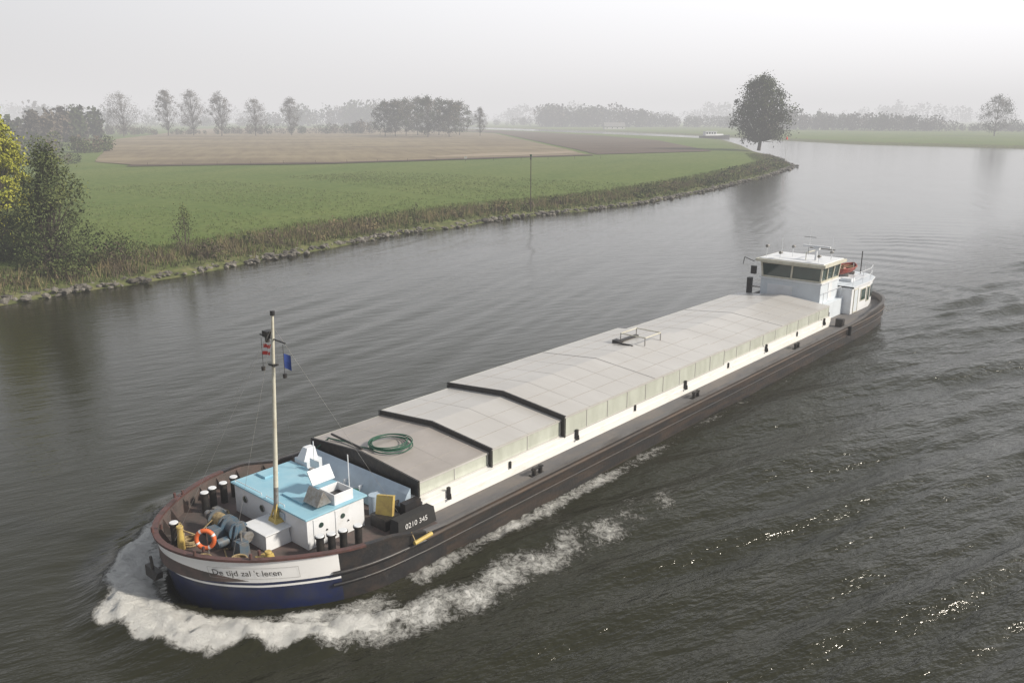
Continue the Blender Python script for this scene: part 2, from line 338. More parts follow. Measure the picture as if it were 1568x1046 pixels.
wi.box(2.0,2.9,-1.3,0.5,1.152,1.25,'black')
for t in (-1.2,-.35,.4): wi.hexa([(2.1,t,1.25),(2.8,t,1.25),(2.8,t+.08,1.25),(2.1,t+.08,1.25),(2.3,t,1.95),(2.6,t,1.95),(2.6,t+.08,1.95),(2.3,t+.08,1.95)],'winch_blue')
wi.cyl((2.45,-1.7,1.65),(2.45,0.95,1.65),.07,.07,'steel',10)
wi.cyl((2.45,-1.0,1.65),(2.45,-.45,1.65),.26,.26,'rope',20); wi.cyl((2.45,-.2,1.65),(2.45,.3,1.65),.22,.22,'winch_blue',20)
for t in (-1.05,-.42,-.22,.32): wi.cyl((2.45,t,1.65),(2.45,t+.05,1.65),.36,.36,'winch_blue',22)
for t in (-1.7,.7): wi.cyl((2.45,t,1.65),(2.45,t+.25,1.65),.12,.17,'steel',16); wi.cyl((2.45,t+.25,1.65),(2.45,t+.28,1.65),.2,.2,'steel',16)
wi.box(1.75,2.15,-.6,-.1,1.3,1.75,'winch_blue',.04); wi.cyl((1.7,.2,1.4),(2.1,.2,1.4),.16,.16,'winch_blue',14)
wi.box(1.9,2.3,.85,1.3,1.152,1.7,'winch_blue',.03); wi.cyl((2.1,1.1,1.7),(2.1,1.1,2.0),.04,.04,'steel',8)
SO(wi,'anchor_windlass',0.01)
lb=MB(); lb.torus((1.35,.15,1.72),0.30,0.075,'orange',(-0.75,0.62,0.12),28,10,'flag_white')
lb.cyl((1.45,.1,1.15),(1.45,.1,2.1),.025,.025,'steel',6)
SO(lb,'lifebuoy')
ye=MB()
for s,t,h in ((1.0,-.85,.8),(2.45,2.1,.35),(1.6,2.0,.25)):
    ye.cyl((s,t,1.15),(s,t,1.15+h),.13,.09,'yellow',14); ye.cyl((s,t,1.15+h),(s,t,1.2+h),.12,.10,'yellow',14)
ye.box(2.15,2.75,1.7,2.0,1.152,1.32,'yellow',.03)
for s,t,z in ((.35,-1.1,1.98),(.5,1.35,1.97),(1.6,2.75,1.9),(2.2,-3.2,1.9)):
    ye.cyl((s-.15,t,z+.03),(s-.15,t,z+.2),.05,.05,'rail_red',8); ye.cyl((s+.15,t,z+.03),(s+.15,t,z+.2),.05,.05,'rail_red',8)
SO(ye,'yellow_vents_and_fairleads')
fe=MB()
fe.cyl((6.35,4.86,1.22),(7.15,4.86,1.28),.075,.075,'yellow',10); fe.tube([(6.4,4.65,1.55),(6.4,4.86,1.25)],.02,'rope'); fe.tube([(7.1,4.65,1.36),(7.1,4.86,1.3)],.02,'rope')
for s in (46.8,): fe.cyl((s,4.86,.6),(s,4.86,1.25),.12,.12,'rubber',12)
SO(fe,'fender')
ma=MB()
def mp(z): f=(z-1.15)/8.0; return (3.58+0.5*f,0.85,z)
ma.cyl(mp(1.15),mp(2.2),.11,.09,'yellow',14); ma.cyl(mp(2.2),mp(3.0),.09,.085,'steel',14); ma.cyl(mp(3.0),mp(8.95),.085,.045,'cream',14); ma.cyl(mp(8.95),mp(9.1),.08,.08,'black',10)
ma.box(3.45,3.75,.6,1.1,1.76,1.9,'yellow',.03); ma.tube([(3.5,.65,1.8),(3.7,.85,2.6)],.03,'yellow'); ma.tube([(3.4,1.1,1.8),(3.68,.88,2.5)],.03,'yellow')
c=mp(8.15); ma.cyl((c[0],c[1]-.75,c[2]+.05),(c[0],c[1]+.7,c[2]-.02),.025,.025,'black',8)
c=mp(8.3); ma.box(c[0]-.14,c[0]+.14,c[1]-.42,c[1]-.12,c[2]-.1,c[2]+.1,'black'); ma.cyl((c[0],c[1]-.35,c[2]-.3),(c[0],c[1]-.35,c[2]-.12),.08,.08,'black')
for t in(-.6,.65): 
    c=mp(7.1); ma.cyl((c[0],c[1]+t,c[2]-.12),(c[0],c[1]+t,c[2]+.02),.07,.07,'black',8); ma.cyl((c[0],c[1]+t,c[2]),(c[0],c[1]+t,8.1),.008,.008,'black',4)
c=mp(7.3); ma.box(c[0]-.1,c[0]+.1,c[1]-.15,c[1]+.15,c[2]-.03,c[2]+.03,'black')
for tgt in ((1.2,-2.1,1.8),(1.2,2.1,1.8),(6.9,-2.9,1.9),(6.9,3.4,1.7),(0.4,0,2.0)): ma.cyl(mp(8.6),tgt,.004,.004,'steel',4)
ma.cyl((6.3,-.6,2.3),(6.3,-.6,3.5),.02,.02,'house_white',6); ma.cyl((6.5,1.2,2.0),(6.5,1.2,3.4),.02,.02,'house_white',6)
SO(ma,'foremast')
fl=MB()
def flag(s0,t0,z0,L,Hh,cols,dirv):
    n=10; k=len(cols)
    for j,cn in enumerate(cols):
        for i in range(n):
            vs=[]
            for (ii,jj) in ((i,j),(i+1,j),(i+1,j+1),(i,j+1)):
                x=L*ii/n; wv=0.06*math.sin(x*11+jj*.5); vs.append((s0+dirv[0]*x+dirv[1]*wv,t0+dirv[1]*x-dirv[0]*wv,z0-Hh*jj/k-0.22*x*x/L-0.05*math.sin(x*7)))
            fl.add(vs,[(0,1,2,3)],cn,True)
flag(4.02,.70,7.95,.55,.36,['flag_red','flag_white','flag_red'],(0.1,-1))
flag(4.05,1.35,7.75,.25,.5,['flag_blue','flag_blue'],(0.75,0.5))
SO(fl,'flags')
# ---------------- wheelhouse
wh=MB()
wh.box(46.9,50.8,-2.6,2.75,1.152,2.35,'off_white_blue')
wh.box(47.3,50.6,-2.15,2.35,2.35,3.75,'off_white_blue')
wh.box(47.2,50.7,-2.25,2.45,3.75,3.85,'house_white')
def pt(s,t,z):
    f=(z-3.85)/1.1*0.10
    return (s-f if s<49 else s+f, t+(f if t>0 else -f), z)
def slab(s0,s1,t0,t1,z0,z1,k): wh.hexa([pt(s0,t0,z0),pt(s1,t0,z0),pt(s1,t1,z0),pt(s0,t1,z0),pt(s0,t0,z1),pt(s1,t0,z1),pt(s1,t1,z1),pt(s0,t1,z1)],k)
slab(47.4,50.5,-2.05,2.25,3.85,5.0,'glass')
W0,W1,T0,T1=47.32,50.58,-2.12,2.32
for t in (-2.12,0.05,2.2): slab(W0,W0+.1,t,t+.12,3.85,5.0,'cream')
for s in (48.35,49.4,50.48): slab(s,s+.12,T1-.08,T1,3.85,5.0,'cream'); slab(s,s+.12,T0,T0+.08,3.85,5.0,'cream')
for z0,z1 in ((3.853,3.97),(4.88,4.998)):
    slab(W0-.012,W0+.09,T0-.012,T1+.012,z0,z1,'cream'); slab(W0-.01,W1,T1-.09,T1+.014,z0,z1,'cream')
wh.box(46.9,50.95,-2.5,2.7,5.0,5.2,'cream'); wh.box(47.1,50.8,-2.3,2.5,5.2,5.26,'house_white')
wh.box(47.27,47.298,-1.6,0.3,2.5,3.4,'house_white'); wh.box(46.87,46.9,-1.5,1.0,1.9,2.3,'black')
wh.box(47.0,47.28,-.9,.6,2.36,2.5,'black')
wh.box(48.7,49.35,2.352,2.38,2.4,3.7,'house_white'); wh.tube([(47.3,2.6,2.36),(47.3,2.6,3.2),(50.6,2.6,3.2),(50.6,2.6,2.36)],.02,'house_white')
wh.box(47.6,48.6,-3.2,-2.26,2.9,3.0,'steel'); wh.box(47.4,47.8,-3.3,-3.0,2.3,3.6,'black'); wh.box(47.5,47.7,-3.1,-2.7,3.9,4.5,'black')
wh.box(46.0,46.9,2.8,3.3,1.152,2.0,'black'); wh.box(46.5,46.9,3.9,4.4,1.152,1.7,'black')
wh.cyl((48.6,1.3,5.26),(48.6,1.3,6.0),.10,.07,'house_white'); wh.box(48.4,48.8,1.1,1.5,6.0,6.16,'house_white'); wh.box(48.52,48.68,.3,2.3,6.18,6.3,'house_white')
wh.box(48.2,50.2,.7,.76,5.75,5.8,'cream')
for s in(48.2,50.2): wh.cyl((s,.73,5.26),(s,.73,5.8),.03,.03,'cream',6)
for s,t,h in ((47.4,-1.9,.9),(47.5,-.9,.5),(49.8,-1.8,1.2),(50.3,1.8,1.6),(49.4,2.1,.6),(47.6,1.9,.5),(50.5,0,1.9),(49.0,-.6,.8)):
    wh.cyl((s,t,5.26),(s,t,5.26+h),.022,.015,'house_white',6)
    if h<.95: wh.cyl((s-.05,t,5.2+h),(s+.22,t,5.2+h),.11,.11,'steel',10)
wh.cyl((50.5,-.45,6.6),(50.5,.45,6.6),.02,.02,'black',6)
wh.tube([(47.2,-2.7,4.9),(47.2,-3.5,5.15),(47.2,-3.6,4.6)],.03,'black')
SO(wh,'wheelhouse',0.012)
af=MB()
ring=[(50.8,3.35),(54.6,3.35),(56.2,3.0),(57.2,2.1),(57.5,.9),(57.5,0)]
for sd_ in (1,-1):
    for p,q in zip(ring[:-1],ring[1:]):
        af.add([(p[0],sd_*p[1],1.152),(q[0],sd_*q[1],1.152),(q[0],sd_*q[1],3.1),(p[0],sd_*p[1],3.1)],[(0,1,2,3)],'house_white')
        f=lambda c,d,z:(c[0]+(d if c[0]>55 else 0),sd_*(c[1]+d*(c[1]>0)),z)
        af.add([f(p,.12,3.1),f(q,.12,3.1),f(q,.12,3.2),f(p,.12,3.2),f(p,-.3,3.1),f(q,-.3,3.1)],[(0,1,2,3),(0,1,5,4)],'house_white')
        af.add([f(p,.12,3.2),f(q,.12,3.2),(q[0],0,3.22),(p[0],0,3.22)],[(0,1,2,3)],'off_white_blue')
af.box(50.801,50.83,-3.34,3.34,1.152,3.1,'house_white')
for s,w_,z0,z1 in ((51.3,.75,1.25,2.9),(52.7,.9,1.9,2.75),(54.0,.45,1.7,2.75)):
    af.box(s,s+w_,3.352,3.375,z0,z1,'glass' if z0>1.5 else 'off_white_blue')
    for (aa,bb,cc,dd) in ((s-.05,s+w_+.05,z0-.05,z0),(s-.05,s+w_+.05,z1,z1+.05)): af.box(aa,bb,3.352,3.40,cc,dd,'cream')
    for aa in (s-.05,s+w_): af.box(aa,aa+.05,3.352,3.40,z0,z1,'cream')
af.hexa([(55.0,3.29,1.8),(55.8,3.13,1.8),(55.8,3.16,1.8),(55.0,3.32,1.8),(55.0,3.29,2.75),(55.8,3.13,2.75),(55.8,3.16,2.75),(55.0,3.32,2.75)],'glass')
af.box(51.0,52.2,-1.2,1.8,3.22,3.5,'off_white_blue'); af.box(52.6,53.3,1.8,2.6,3.22,3.45,'house_white')
for sd_ in (1,-1):
    pts=[(51,sd_*3.3),(53,sd_*3.3),(54.6,sd_*3.3),(56.2,sd_*2.9),(57.2,sd_*2.0),(57.4,0)]
    for h in (.45,.9): af.tube([(a,b,3.2+h) for a,b in pts],.018,'house_white',5)
    for a,b in pts: af.cyl((a,b,3.2),(a,b,4.1),.02,.02,'house_white',5)
af.cyl((56.8,1.8,3.2),(56.8,1.8,5.0),.04,.04,'black',8); af.cyl((54.0,-1.4,3.2),(54.0,-1.4,5.4),.05,.04,'black',8); af.tube([(54.0,-1.4,5.3),(55.8,0,5.0)],.04,'black')
SO(af,'aft_accommodation')
di=MB(); N=10; rings=[]
for i in range(N+1):
    x=i/N; bw=[.45,.62,.7,.74,.75,.74,.7,.6,.45,.25,.03][i]
    sh=3.83+.18*(x**2); rings.append([(54.0+3.2*x*0.8,1.0+bw*c*1.0+.3*x,3.4+ (sh-3.35)*h) for c,h in ((-1,1),(-.85,.5),(-.4,.05),(0,0),(.4,.05),(.85,.5),(1,1))])
for a_,b_ in zip(rings[:-1],rings[1:]): di.add(a_+b_,[(j,j+1,8+j,7+j) for j in range(6)],'boat_red',True)
di.add(rings[0],[tuple(range(7))],'boat_red')
for sd2 in (0,6): di.tube([r_[sd2] for r_ in rings],.045,'boat_red')
for i in (2,5,7): a_,b_=rings[i][0],rings[i][6]; di.hexa([(a_[0],a_[1],a_[2]-.1),(a_[0]+.22,a_[1],a_[2]-.1),(b_[0]+.22,b_[1],b_[2]-.1),(b_[0],b_[1],b_[2]-.1),(a_[0],a_[1],a_[2]-.06),(a_[0]+.22,a_[1],a_[2]-.06),(b_[0]+.22,b_[1],b_[2]-.06),(b_[0],b_[1],b_[2]-.06)],'rope')
for s in (54.7,56.0): di.box(s,s+.12,.4,1.6,3.22,3.45,'steel')
SO(di,'dinghy')
# ================================================================== WATER
def tails(c,far_lo,far_hi,step,g):
    s=step; x=c[-1]; post=[]
    while x<far_hi: s*=g; x+=s; post.append(x)
    s=step; x=c[0]; pre=[]
    while x>far_lo: s*=g; x-=s; pre.append(x)
    return np.array(pre[::-1]+list(c)+post)
def grid_obj(name,X,Y,Z,attrs,matl):
    nx,ny=len(X),len(Y); gx,gy=np.meshgrid(X,Y); co_=np.stack([gx,gy,Z],-1).reshape(-1,3).astype(np.float32)
    idx=np.arange(nx*ny).reshape(ny,nx); q=np.stack([idx[:-1,:-1],idx[:-1,1:],idx[1:,1:],idx[1:,:-1]],-1).reshape(-1,4).astype(np.int32)
    me=bpy.data.meshes.new(name); me.vertices.add(len(co_)); me.vertices.foreach_set('co',co_.ravel())
    me.loops.add(q.size); me.loops.foreach_set('vertex_index',q.ravel()); me.polygons.add(len(q)); me.polygons.foreach_set('loop_start',np.arange(0,q.size,4,dtype=np.int32))
    me.update(calc_edges=True); me.polygons.foreach_set('use_smooth',np.ones(len(q),bool))
    for k,a in attrs.items():
        at=me.attributes.new(k,'FLOAT','POINT'); at.data.foreach_set('value',a.astype(np.float32).ravel())
    me.materials.append(matl); o=bpy.data.objects.new(name,me); scene.collection.objects.link(o); return o
X=tails(np.concatenate([np.arange(-40,-19,.32),np.arange(-19,8,.12),np.arange(8,100,.32)]),-5000,6000,.32,1.07)
yy=list(np.concatenate([np.arange(8,17,.32),np.arange(17,40,.12),np.arange(40,120,.32)])); s_=.32
while yy[-1]<9000: s_*=1.03; yy.append(yy[-1]+s_)
Y=np.array([-60,-20,0]+yy)
gx,gy=np.meshgrid(X,Y)
dx=gx-ORG[0]; dy=gy-ORG[1]; S=dx*math.sin(TH)+dy*math.cos(TH); T=dx*math.cos(TH)-dy*math.sin(TH)
HP=np.array([[p.x,p.y] for p in half])
def hull_dist(S,T):
    A=np.abs(T)
    d=np.full(S.shape,1e3)
    msk=(S>-12)&(S<75)&(A<25)
    s=S[msk];a=A[msk];dd=np.full(s.shape,1e3)
    for p,q in zip(HP[:-1],HP[1:]):
        vx,vy=q-p; l=vx*vx+vy*vy+1e-9; t=np.clip(((s-p[0])*vx+(a-p[1])*vy)/l,0,1)
        dd=np.minimum(dd,np.hypot(s-p[0]-t*vx,a-p[1]-t*vy))
    inside=(a<np.interp(s,HP[:,0],HP[:,1]))&(s>0)&(s<58.8)
    dd[inside]*=-1; d[msk]=dd; return d
D=hull_dist(S,T)
def wob(a,b,sc,seed,n=7):
    r=np.random.default_rng(seed); o=0
    for i in range(n):
        th=r.uniform(0,6.28);k=sc*r.uniform(.5,1.8);o=o+np.sin((a*math.cos(th)+b*math.sin(th))*k+r.uniform(0,6.28))
    return o/3.5
A=np.abs(T); Z=np.zeros_like(S)
dcr=1.3+.12*np.clip(S,0,9)+.22*wob(S,T,1.3,4)
bow=np.exp(-((D-dcr)/.75)**2)*np.clip(1-(S-.5)/9,0,1)*(S<10)
Z+=0.30*bow*(1+.35*wob(S,T,3.0,1))
Z-=0.10*np.exp(-((D-dcr-1.7)/.7)**2)*np.clip(1-(S-1)/10,0,1)*(S<11)
for lam,phi,amp in ((2.0,17,.075),(3.4,22,.15),(1.5,12,.035),(2.6,28,.07),(5.5,20,.17)):
    ph=R(phi); n_=(A*math.cos(ph)-S*math.sin(ph)+.8*wob(S,T,.13,int(lam*10)))*2*math.pi/lam
    env=np.clip((A-4.4)/3,0,1)*np.clip((S+6-(A-4.7)*.8)/8,0,1)*np.exp(-np.clip(A-34,0,None)/22)
    env*=np.where(T<0,.12,1.0)
    Z+=amp*env*np.clip(.6+.7*wob(S,T,.2,int(phi)),0,1.7)*np.sin(n_)
env=np.clip((S-59)/4,0,1)*np.exp(-(T/14)**2)*np.exp(-np.clip(S-60,0,None)/90)
Z+=.06*env*np.sin(2*math.pi*(S+.03*T*T+1.3*wob(S,T,.3,77))/3.9)*np.clip(.6+.6*wob(S,T,.2,78),0,1.5)
cell=np.clip(1-(np.abs(gy)-90)/330,0.0,1)
Z+=.012*wob(gx,gy,1.6,5)*cell*np.where(T>0,1.8,.5)
lace=wob(S,T,1.2,9); l2=wob(S,T,2.6,10)
fadeS=np.where(T>0,np.clip(1.5-S/6.5,0,1),np.clip(1.25-S/5,0,1))
foam=1.22*np.clip((dcr+1.0+.25*l2-D)/.7,0,1)*np.clip((D+.35)/.7,0,1)*fadeS
foam*=np.where((D<dcr-.55)&(S>.8),.84+.12*l2,1.0)
cen=1.7+.10*S+.25*lace
foam=np.maximum(foam,(1.12*np.exp(-((D-cen)/(1.45+.03*S))**2)*np.clip(1.12-(S-3)/30,0,.95)*np.where(D<4.6,1,0))*(S>2)*(.93+.12*l2)*np.where(T<0,.55,1))
foam=np.maximum(foam,np.where(T>0,1.0,.66)*np.exp(-((D-.35)/.8)**2)*(S>6)*(S<60)*np.clip(1.22-S/60,0,1)*(.93+.12*lace))
foam=np.maximum(foam,.78*np.clip((S-57.5)/1.5,0,1)*np.exp(-((A-3.0-.08*(S-58))/1.5)**2)*np.exp(-np.clip(S-59,0,None)/26))
foam=np.where(D<-.5,0,foam)
Z+=np.clip(foam-.4,0,1)*(.06*wob(S,T,6,31,14)+.05*wob(S,T,13,32,14))*(S<14)
Z*=cell; Z=np.where(D<-.3,-.4,Z)
chop=np.clip(.5+.5*np.tanh((T-1)/7),0.15,1)
chop=chop*(1-.55*np.clip((gy-80)/220,0,1))
wm=bpy.data.materials.new('water'); wm.use_nodes=True; n=wm.node_tree; b=n.nodes['Principled BSDF']; outn=n.nodes['Material Output']
b.inputs['Base Color'].default_value=(.021,.021,.010,1); b.inputs['Roughness'].default_value=.12; b.inputs['IOR'].default_value=1.33
t=n.nodes.new('ShaderNodeTexCoord')
def noise(sc,det,rot=0,st=(1,1,1)):
    m0=n.nodes.new('ShaderNodeMapping'); m0.inputs['Rotation'].default_value=(0,0,rot); n.links.new(t.outputs['Object'],m0.inputs[0])
    mp_=n.nodes.new('ShaderNodeMapping'); mp_.inputs['Scale'].default_value=st; n.links.new(m0.outputs[0],mp_.inputs[0])
    k=n.nodes.new('ShaderNodeTexNoise'); k.inputs['Scale'].default_value=sc; k.inputs['Detail'].default_value=det; k.inputs['Roughness'].default_value=.55; n.links.new(mp_.outputs[0],k.inputs['Vector']); return k
def math_(op,a,b_=None):
    k=n.nodes.new('ShaderNodeMath'); k.operation=op
    for i,v in enumerate((a,b_)):
        if v is None: continue
        if isinstance(v,(int,float)): k.inputs[i].default_value=v
        else: n.links.new(v,k.inputs[i])
    return k.outputs[0]
n1=noise(.50,4,R(-30),(1,3.2,1)); n2=noise(3.2,3,R(-22),(1,2.2,1)); n3=noise(.09,3)
at=n.nodes.new('ShaderNodeAttribute'); at.attribute_name='chop'
af_=n.nodes.new('ShaderNodeAttribute'); af_.attribute_name='foam'
h=math_('ADD',math_('MULTIPLY',n1.outputs['Fac'],.27),math_('MULTIPLY',n2.outputs['Fac'],.05)); h=math_('MULTIPLY',h,at.outputs['Fac'])
h=math_('MULTIPLY',h,math_('ADD',.45,math_('MULTIPLY',n3.outputs['Fac'],1.1)))
fn=noise(3.6,11); fn.inputs['Roughness'].default_value=.84; fn.inputs['Distortion'].default_value=.5
fm=math_('SUBTRACT',fn.outputs['Fac'],math_('SUBTRACT',.95,math_('MULTIPLY',af_.outputs['Fac'],.60)))
fmask=n.nodes.new('ShaderNodeMath'); fmask.operation='MULTIPLY'; fmask.use_clamp=True; n.links.new(fm,fmask.inputs[0]); fmask.inputs[1].default_value=5.5
h2=math_('ADD',h,math_('MULTIPLY',fn.outputs['Fac'],math_('MULTIPLY',fmask.outputs[0],.22)))
bp=n.nodes.new('ShaderNodeBump'); bp.inputs['Strength'].default_value=1.0; bp.inputs['Distance'].default_value=1.0; n.links.new(h2,bp.inputs['Height']); n.links.new(bp.outputs[0],b.inputs['Normal'])
fb=n.nodes.new('ShaderNodeBsdfDiffuse'); fb.inputs[0].default_value=(.84,.84,.81,1); n.links.new(bp.outputs[0],fb.inputs['Normal'])
ms=n.nodes.new('ShaderNodeMixShader'); n.links.new(fmask.outputs[0],ms.inputs[0]); n.links.new(b.outputs[0],ms.inputs[1]); n.links.new(fb.outputs[0],ms.inputs[2]); n.links.new(ms.outputs[0],outn.inputs['Surface'])
grid_obj('river_water',X,Y,Z,{'foam':foam,'chop':chop},wm)
# ================================================================== GROUND
LA=np.array([(-400,-200),(-90,20),(-60,50),(-43,68),(-40,73),(-36,77),(-32,84),(-27,91),(-22,100),(-16,111),(-8,121),(2,133),(13,142),(24,154),(37,173),(50,195),(69,228),(83,257),(90,272),(93,288),(103,332),(110,389),(128,480),(143,575),(130,625),(34,895),(-50,1085),(-400,2000),(-5000,6000),(-6000,-200)],float)
LB=np.array([(6000,-500),(1200,100),(600,250),(400,330),(257,430),(198,505),(180,600),(164,705),(108,935),(-48,1300),(-350,2100),(-5000,9000),(7000,9000)],float)
def sdist(px,py,P):
    sh=px.shape; px=px.ravel();py=py.ravel(); d=np.full(px.shape,1e9); ins=np.zeros(px.shape,bool)
    Q=np.roll(P,-1,0)
    for (ax,ay),(bx,by) in zip(P,Q):
        vx,vy=bx-ax,by-ay; tt=np.clip(((px-ax)*vx+(py-ay)*vy)/(vx*vx+vy*vy),0,1)
        d=np.minimum(d,np.hypot(px-ax-tt*vx,py-ay-tt*vy))
        c=((ay>py)!=(by>py))&(px<(bx-ax)*(py-ay)/((by-ay) if by!=ay else 1e-9)+ax); ins^=c
    return np.where(ins,d,-d).reshape(sh)
def land(px,py):
    dA=sdist(px,py,LA)+.8*wob(px,py,.35,21)*np.clip(1-py/400,0,1); dB=sdist(px,py,LB); return np.maximum(dA,dB)
def zland(d,px,py):
    z=np.interp(d,[-30,-5,0,1.2,4,10,25,1e5],[-3,-1.6,0,.45,1.0,1.4,1.55,1.55])
    return z+np.clip(d/10,0,1)*.10*wob(px,py,.12,3)*np.clip(1-py/500,0,1)
GX=tails(np.arange(-75,115,1.0),-6000,6500,1.0,1.06); yy=list(np.arange(40,300,1.0)); s_=1.0
while yy[-1]<9000: s_*=1.04; yy.append(yy[-1]+s_)
GY=np.array([-300,-100,-40,0,20,32]+yy); gx,gy=np.meshgrid(GX,GY); d=land(gx,gy); gz=zland(d,gx,gy)
gm=bpy.data.materials.new('meadow'); gm.use_nodes=True; n=gm.node_tree; b=n.nodes['Principled BSDF']; b.inputs['Roughness'].default_value=.9; b.inputs['Specular IOR Level'].default_value=.1
t=n.nodes.new('ShaderNodeTexCoord')
def ramp(fac,stops):
    r=n.nodes.new('ShaderNodeValToRGB'); n.links.new(fac,r.inputs[0]); els=r.color_ramp.elements
    els[0].position=stops[0][0]; els[0].color=(*stops[0][1],1); els[1].position=stops[-1][0]; els[1].color=(*stops[-1][1],1)
    for p_,c_ in stops[1:-1]: k=els.new(p_); k.color=(*c_,1)
    return r.outputs[0]
a1=noise(.9,8); a2=noise(.06,5,R(20),(1,.35,1)); a3=noise(.25,6)
g1=ramp(a1.outputs['Fac'],[(.3,(.072,.108,.028)),(.5,(.115,.16,.040)),(.72,(.17,.20,.066))])
g2=ramp(a2.outputs['Fac'],[(.3,(.085,.135,.032)),(.7,(.15,.18,.055))])
mixg=n.nodes.new('ShaderNodeMix'); mixg.data_type='RGBA'; mixg.inputs[0].default_value=.5; n.links.new(g1,mixg.inputs[6]); n.links.new(g2,mixg.inputs[7])
scr=ramp(a1.outputs['Fac'],[(.3,(.06,.065,.030)),(.5,(.11,.125,.05)),(.7,(.18,.17,.085))])
at=n.nodes.new('ShaderNodeAttribute'); at.attribute_name='shore'
sm=n.nodes.new('ShaderNodeMapRange'); sm.inputs[1].default_value=4; sm.inputs[2].default_value=13; sm.inputs[3].default_value=1; sm.inputs[4].default_value=0
n.links.new(math_('ADD',at.outputs['Fac'],math_('MULTIPLY',math_('SUBTRACT',a3.outputs['Fac'],.5),26)),sm.inputs[0])
mixs=n.nodes.new('ShaderNodeMix'); mixs.data_type='RGBA'; n.links.new(sm.outputs[0],mixs.inputs[0]); n.links.new(mixg.outputs[2],mixs.inputs[6]); n.links.new(scr,mixs.inputs[7])
n.links.new(mixs.outputs[2],b.inputs['Base Color'])
bp=n.nodes.new('ShaderNodeBump'); bp.inputs['Distance'].default_value=.25; bp.inputs['Strength'].default_value=.8; n.links.new(a1.outputs['Fac'],bp.inputs['Height']); n.links.new(bp.outputs[0],b.inputs['Normal'])
grid_obj('ground',GX,GY,gz,{'shore':d},gm)
def field(name,poly,z,c1,c2,rot,st,sc=.3):
    mm=bpy.data.materials.new(name); mm.use_nodes=True; global n,t
    n=mm.node_tree; b=n.nodes['Principled BSDF']; b.inputs['Roughness'].default_value=.95; b.inputs['Specular IOR Level'].default_value=.1
    t=n.nodes.new('ShaderNodeTexCoord'); k=noise(sc,6,rot,st); k2=noise(.012,5,rot,(1,2.5,1))
    mxx=n.nodes.new('ShaderNodeMath'); mxx.operation='ADD'; n.links.new(math_('MULTIPLY',k.outputs['Fac'],.4),mxx.inputs[0]); n.links.new(math_('MULTIPLY',k2.outputs['Fac'],.6),mxx.inputs[1])
    n.links.new(ramp(mxx.outputs[0],[(.4,c1),(.6,c2)]),b.inputs['Base Color'])
    P=[]
    for (x0,y0),(x1,y1) in zip(poly,poly[1:]+poly[:1]):
        L_=math.hypot(x1-x0,y1-y0); m_=max(1,int(L_/6)); nx_,ny_=-(y1-y0)/L_,(x1-x0)/L_
        for i in range(m_):
            f=i/m_; o_=random.uniform(-1,1)*(.5 if name!='sandy_field' else 2.2)*(0 if i==0 else 1); P.append((x0+(x1-x0)*f+nx_*o_,y0+(y1-y0)*f+ny_*o_))
    me=bpy.data.meshes.new(name); me.from_pydata([(x,y,z) for x,y in P],[],[tuple(range(len(P)))]); me.materials.append(mm)
    bm=bmesh.new(); bm.from_mesh(me); bmesh.ops.triangulate(bm,faces=bm.faces)
    for f_ in bm.faces:
        if f_.normal.z<0: f_.normal_flip()
    bm.to_mesh(me); bm.free()
    o=bpy.data.objects.new(name,me); scene.collection.objects.link(o)
field('stubble_field',[(-131,268),(-110,250),(-54,264),(28,322),(24,370),(-16,749),(-199,1150),(-375,1040),(-250,540)],1.72,(.175,.14,.095),(.26,.215,.14),R(-15),(1,.12,1))
field('ploughed_field',[(-110,243),(-54,257),(30,314),(30,322),(-54,266),(-112,252)],1.76,(.085,.065,.048),(.11,.085,.06),R(-30),(1,.2,1),1)
field('ploughed_field',[(32,322),(82,352),(88,520),(70,640),(11,850),(-170,1250),(-190,1190),(-12,760),(28,370)],1.76,(.10,.078,.06),(.135,.105,.078),R(-15),(1,.12,1))
field('sandy_field',[(-26,292),(26,334),(23,352),(-10,330),(-30,305)],1.80,(.26,.21,.145),(.34,.28,.21),0,(1,1,1))
# ================================================================== VEGETATION
def leafmat(k,c,c2): M[k]=mat(k,c,.8,c2,1.3,spec=.15)
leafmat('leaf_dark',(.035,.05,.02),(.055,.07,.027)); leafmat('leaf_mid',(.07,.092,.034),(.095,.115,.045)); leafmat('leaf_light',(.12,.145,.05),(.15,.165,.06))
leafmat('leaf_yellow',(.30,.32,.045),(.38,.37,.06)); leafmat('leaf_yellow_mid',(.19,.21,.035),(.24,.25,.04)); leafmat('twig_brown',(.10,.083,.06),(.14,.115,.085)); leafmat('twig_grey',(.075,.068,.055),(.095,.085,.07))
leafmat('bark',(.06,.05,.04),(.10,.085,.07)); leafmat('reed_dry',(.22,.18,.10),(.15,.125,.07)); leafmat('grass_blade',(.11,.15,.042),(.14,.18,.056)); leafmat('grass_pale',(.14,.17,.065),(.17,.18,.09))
class Leaves:
    def __init__(s): s.c=[];s.k=[]
    def add(s,pts,size,k,flat=0.0,elong=1.0):
        m=len(pts); u=rng.normal(size=(m,3)); u/=np.linalg.norm(u,axis=1)[:,None]; v=rng.normal(size=(m,3)); v-=u*(u*v).sum(1)[:,None]; v/=np.linalg.norm(v,axis=1)[:,None]
        sz=size*rng.uniform(.6,1.4,(m,1)); a=u*sz*elong; b=v*sz/elong
        s.c.append(np.stack([pts-a,pts-b*.6,pts+a,pts+b],1)); s.k.append((k,m))
    def obj_add(s,mb):
        for q,(k,m) in zip(s.c,s.k):
            o=len(mb.v); mb.v+=[tuple(p) for p in q.reshape(-1,3).tolist()]; i=mb.mi(k)
            mb.f+=[[o+4*j,o+4*j+1,o+4*j+2,o+4*j+3] for j in range(m)]; mb.m+=[i]*m; mb.sm+=[False]*m
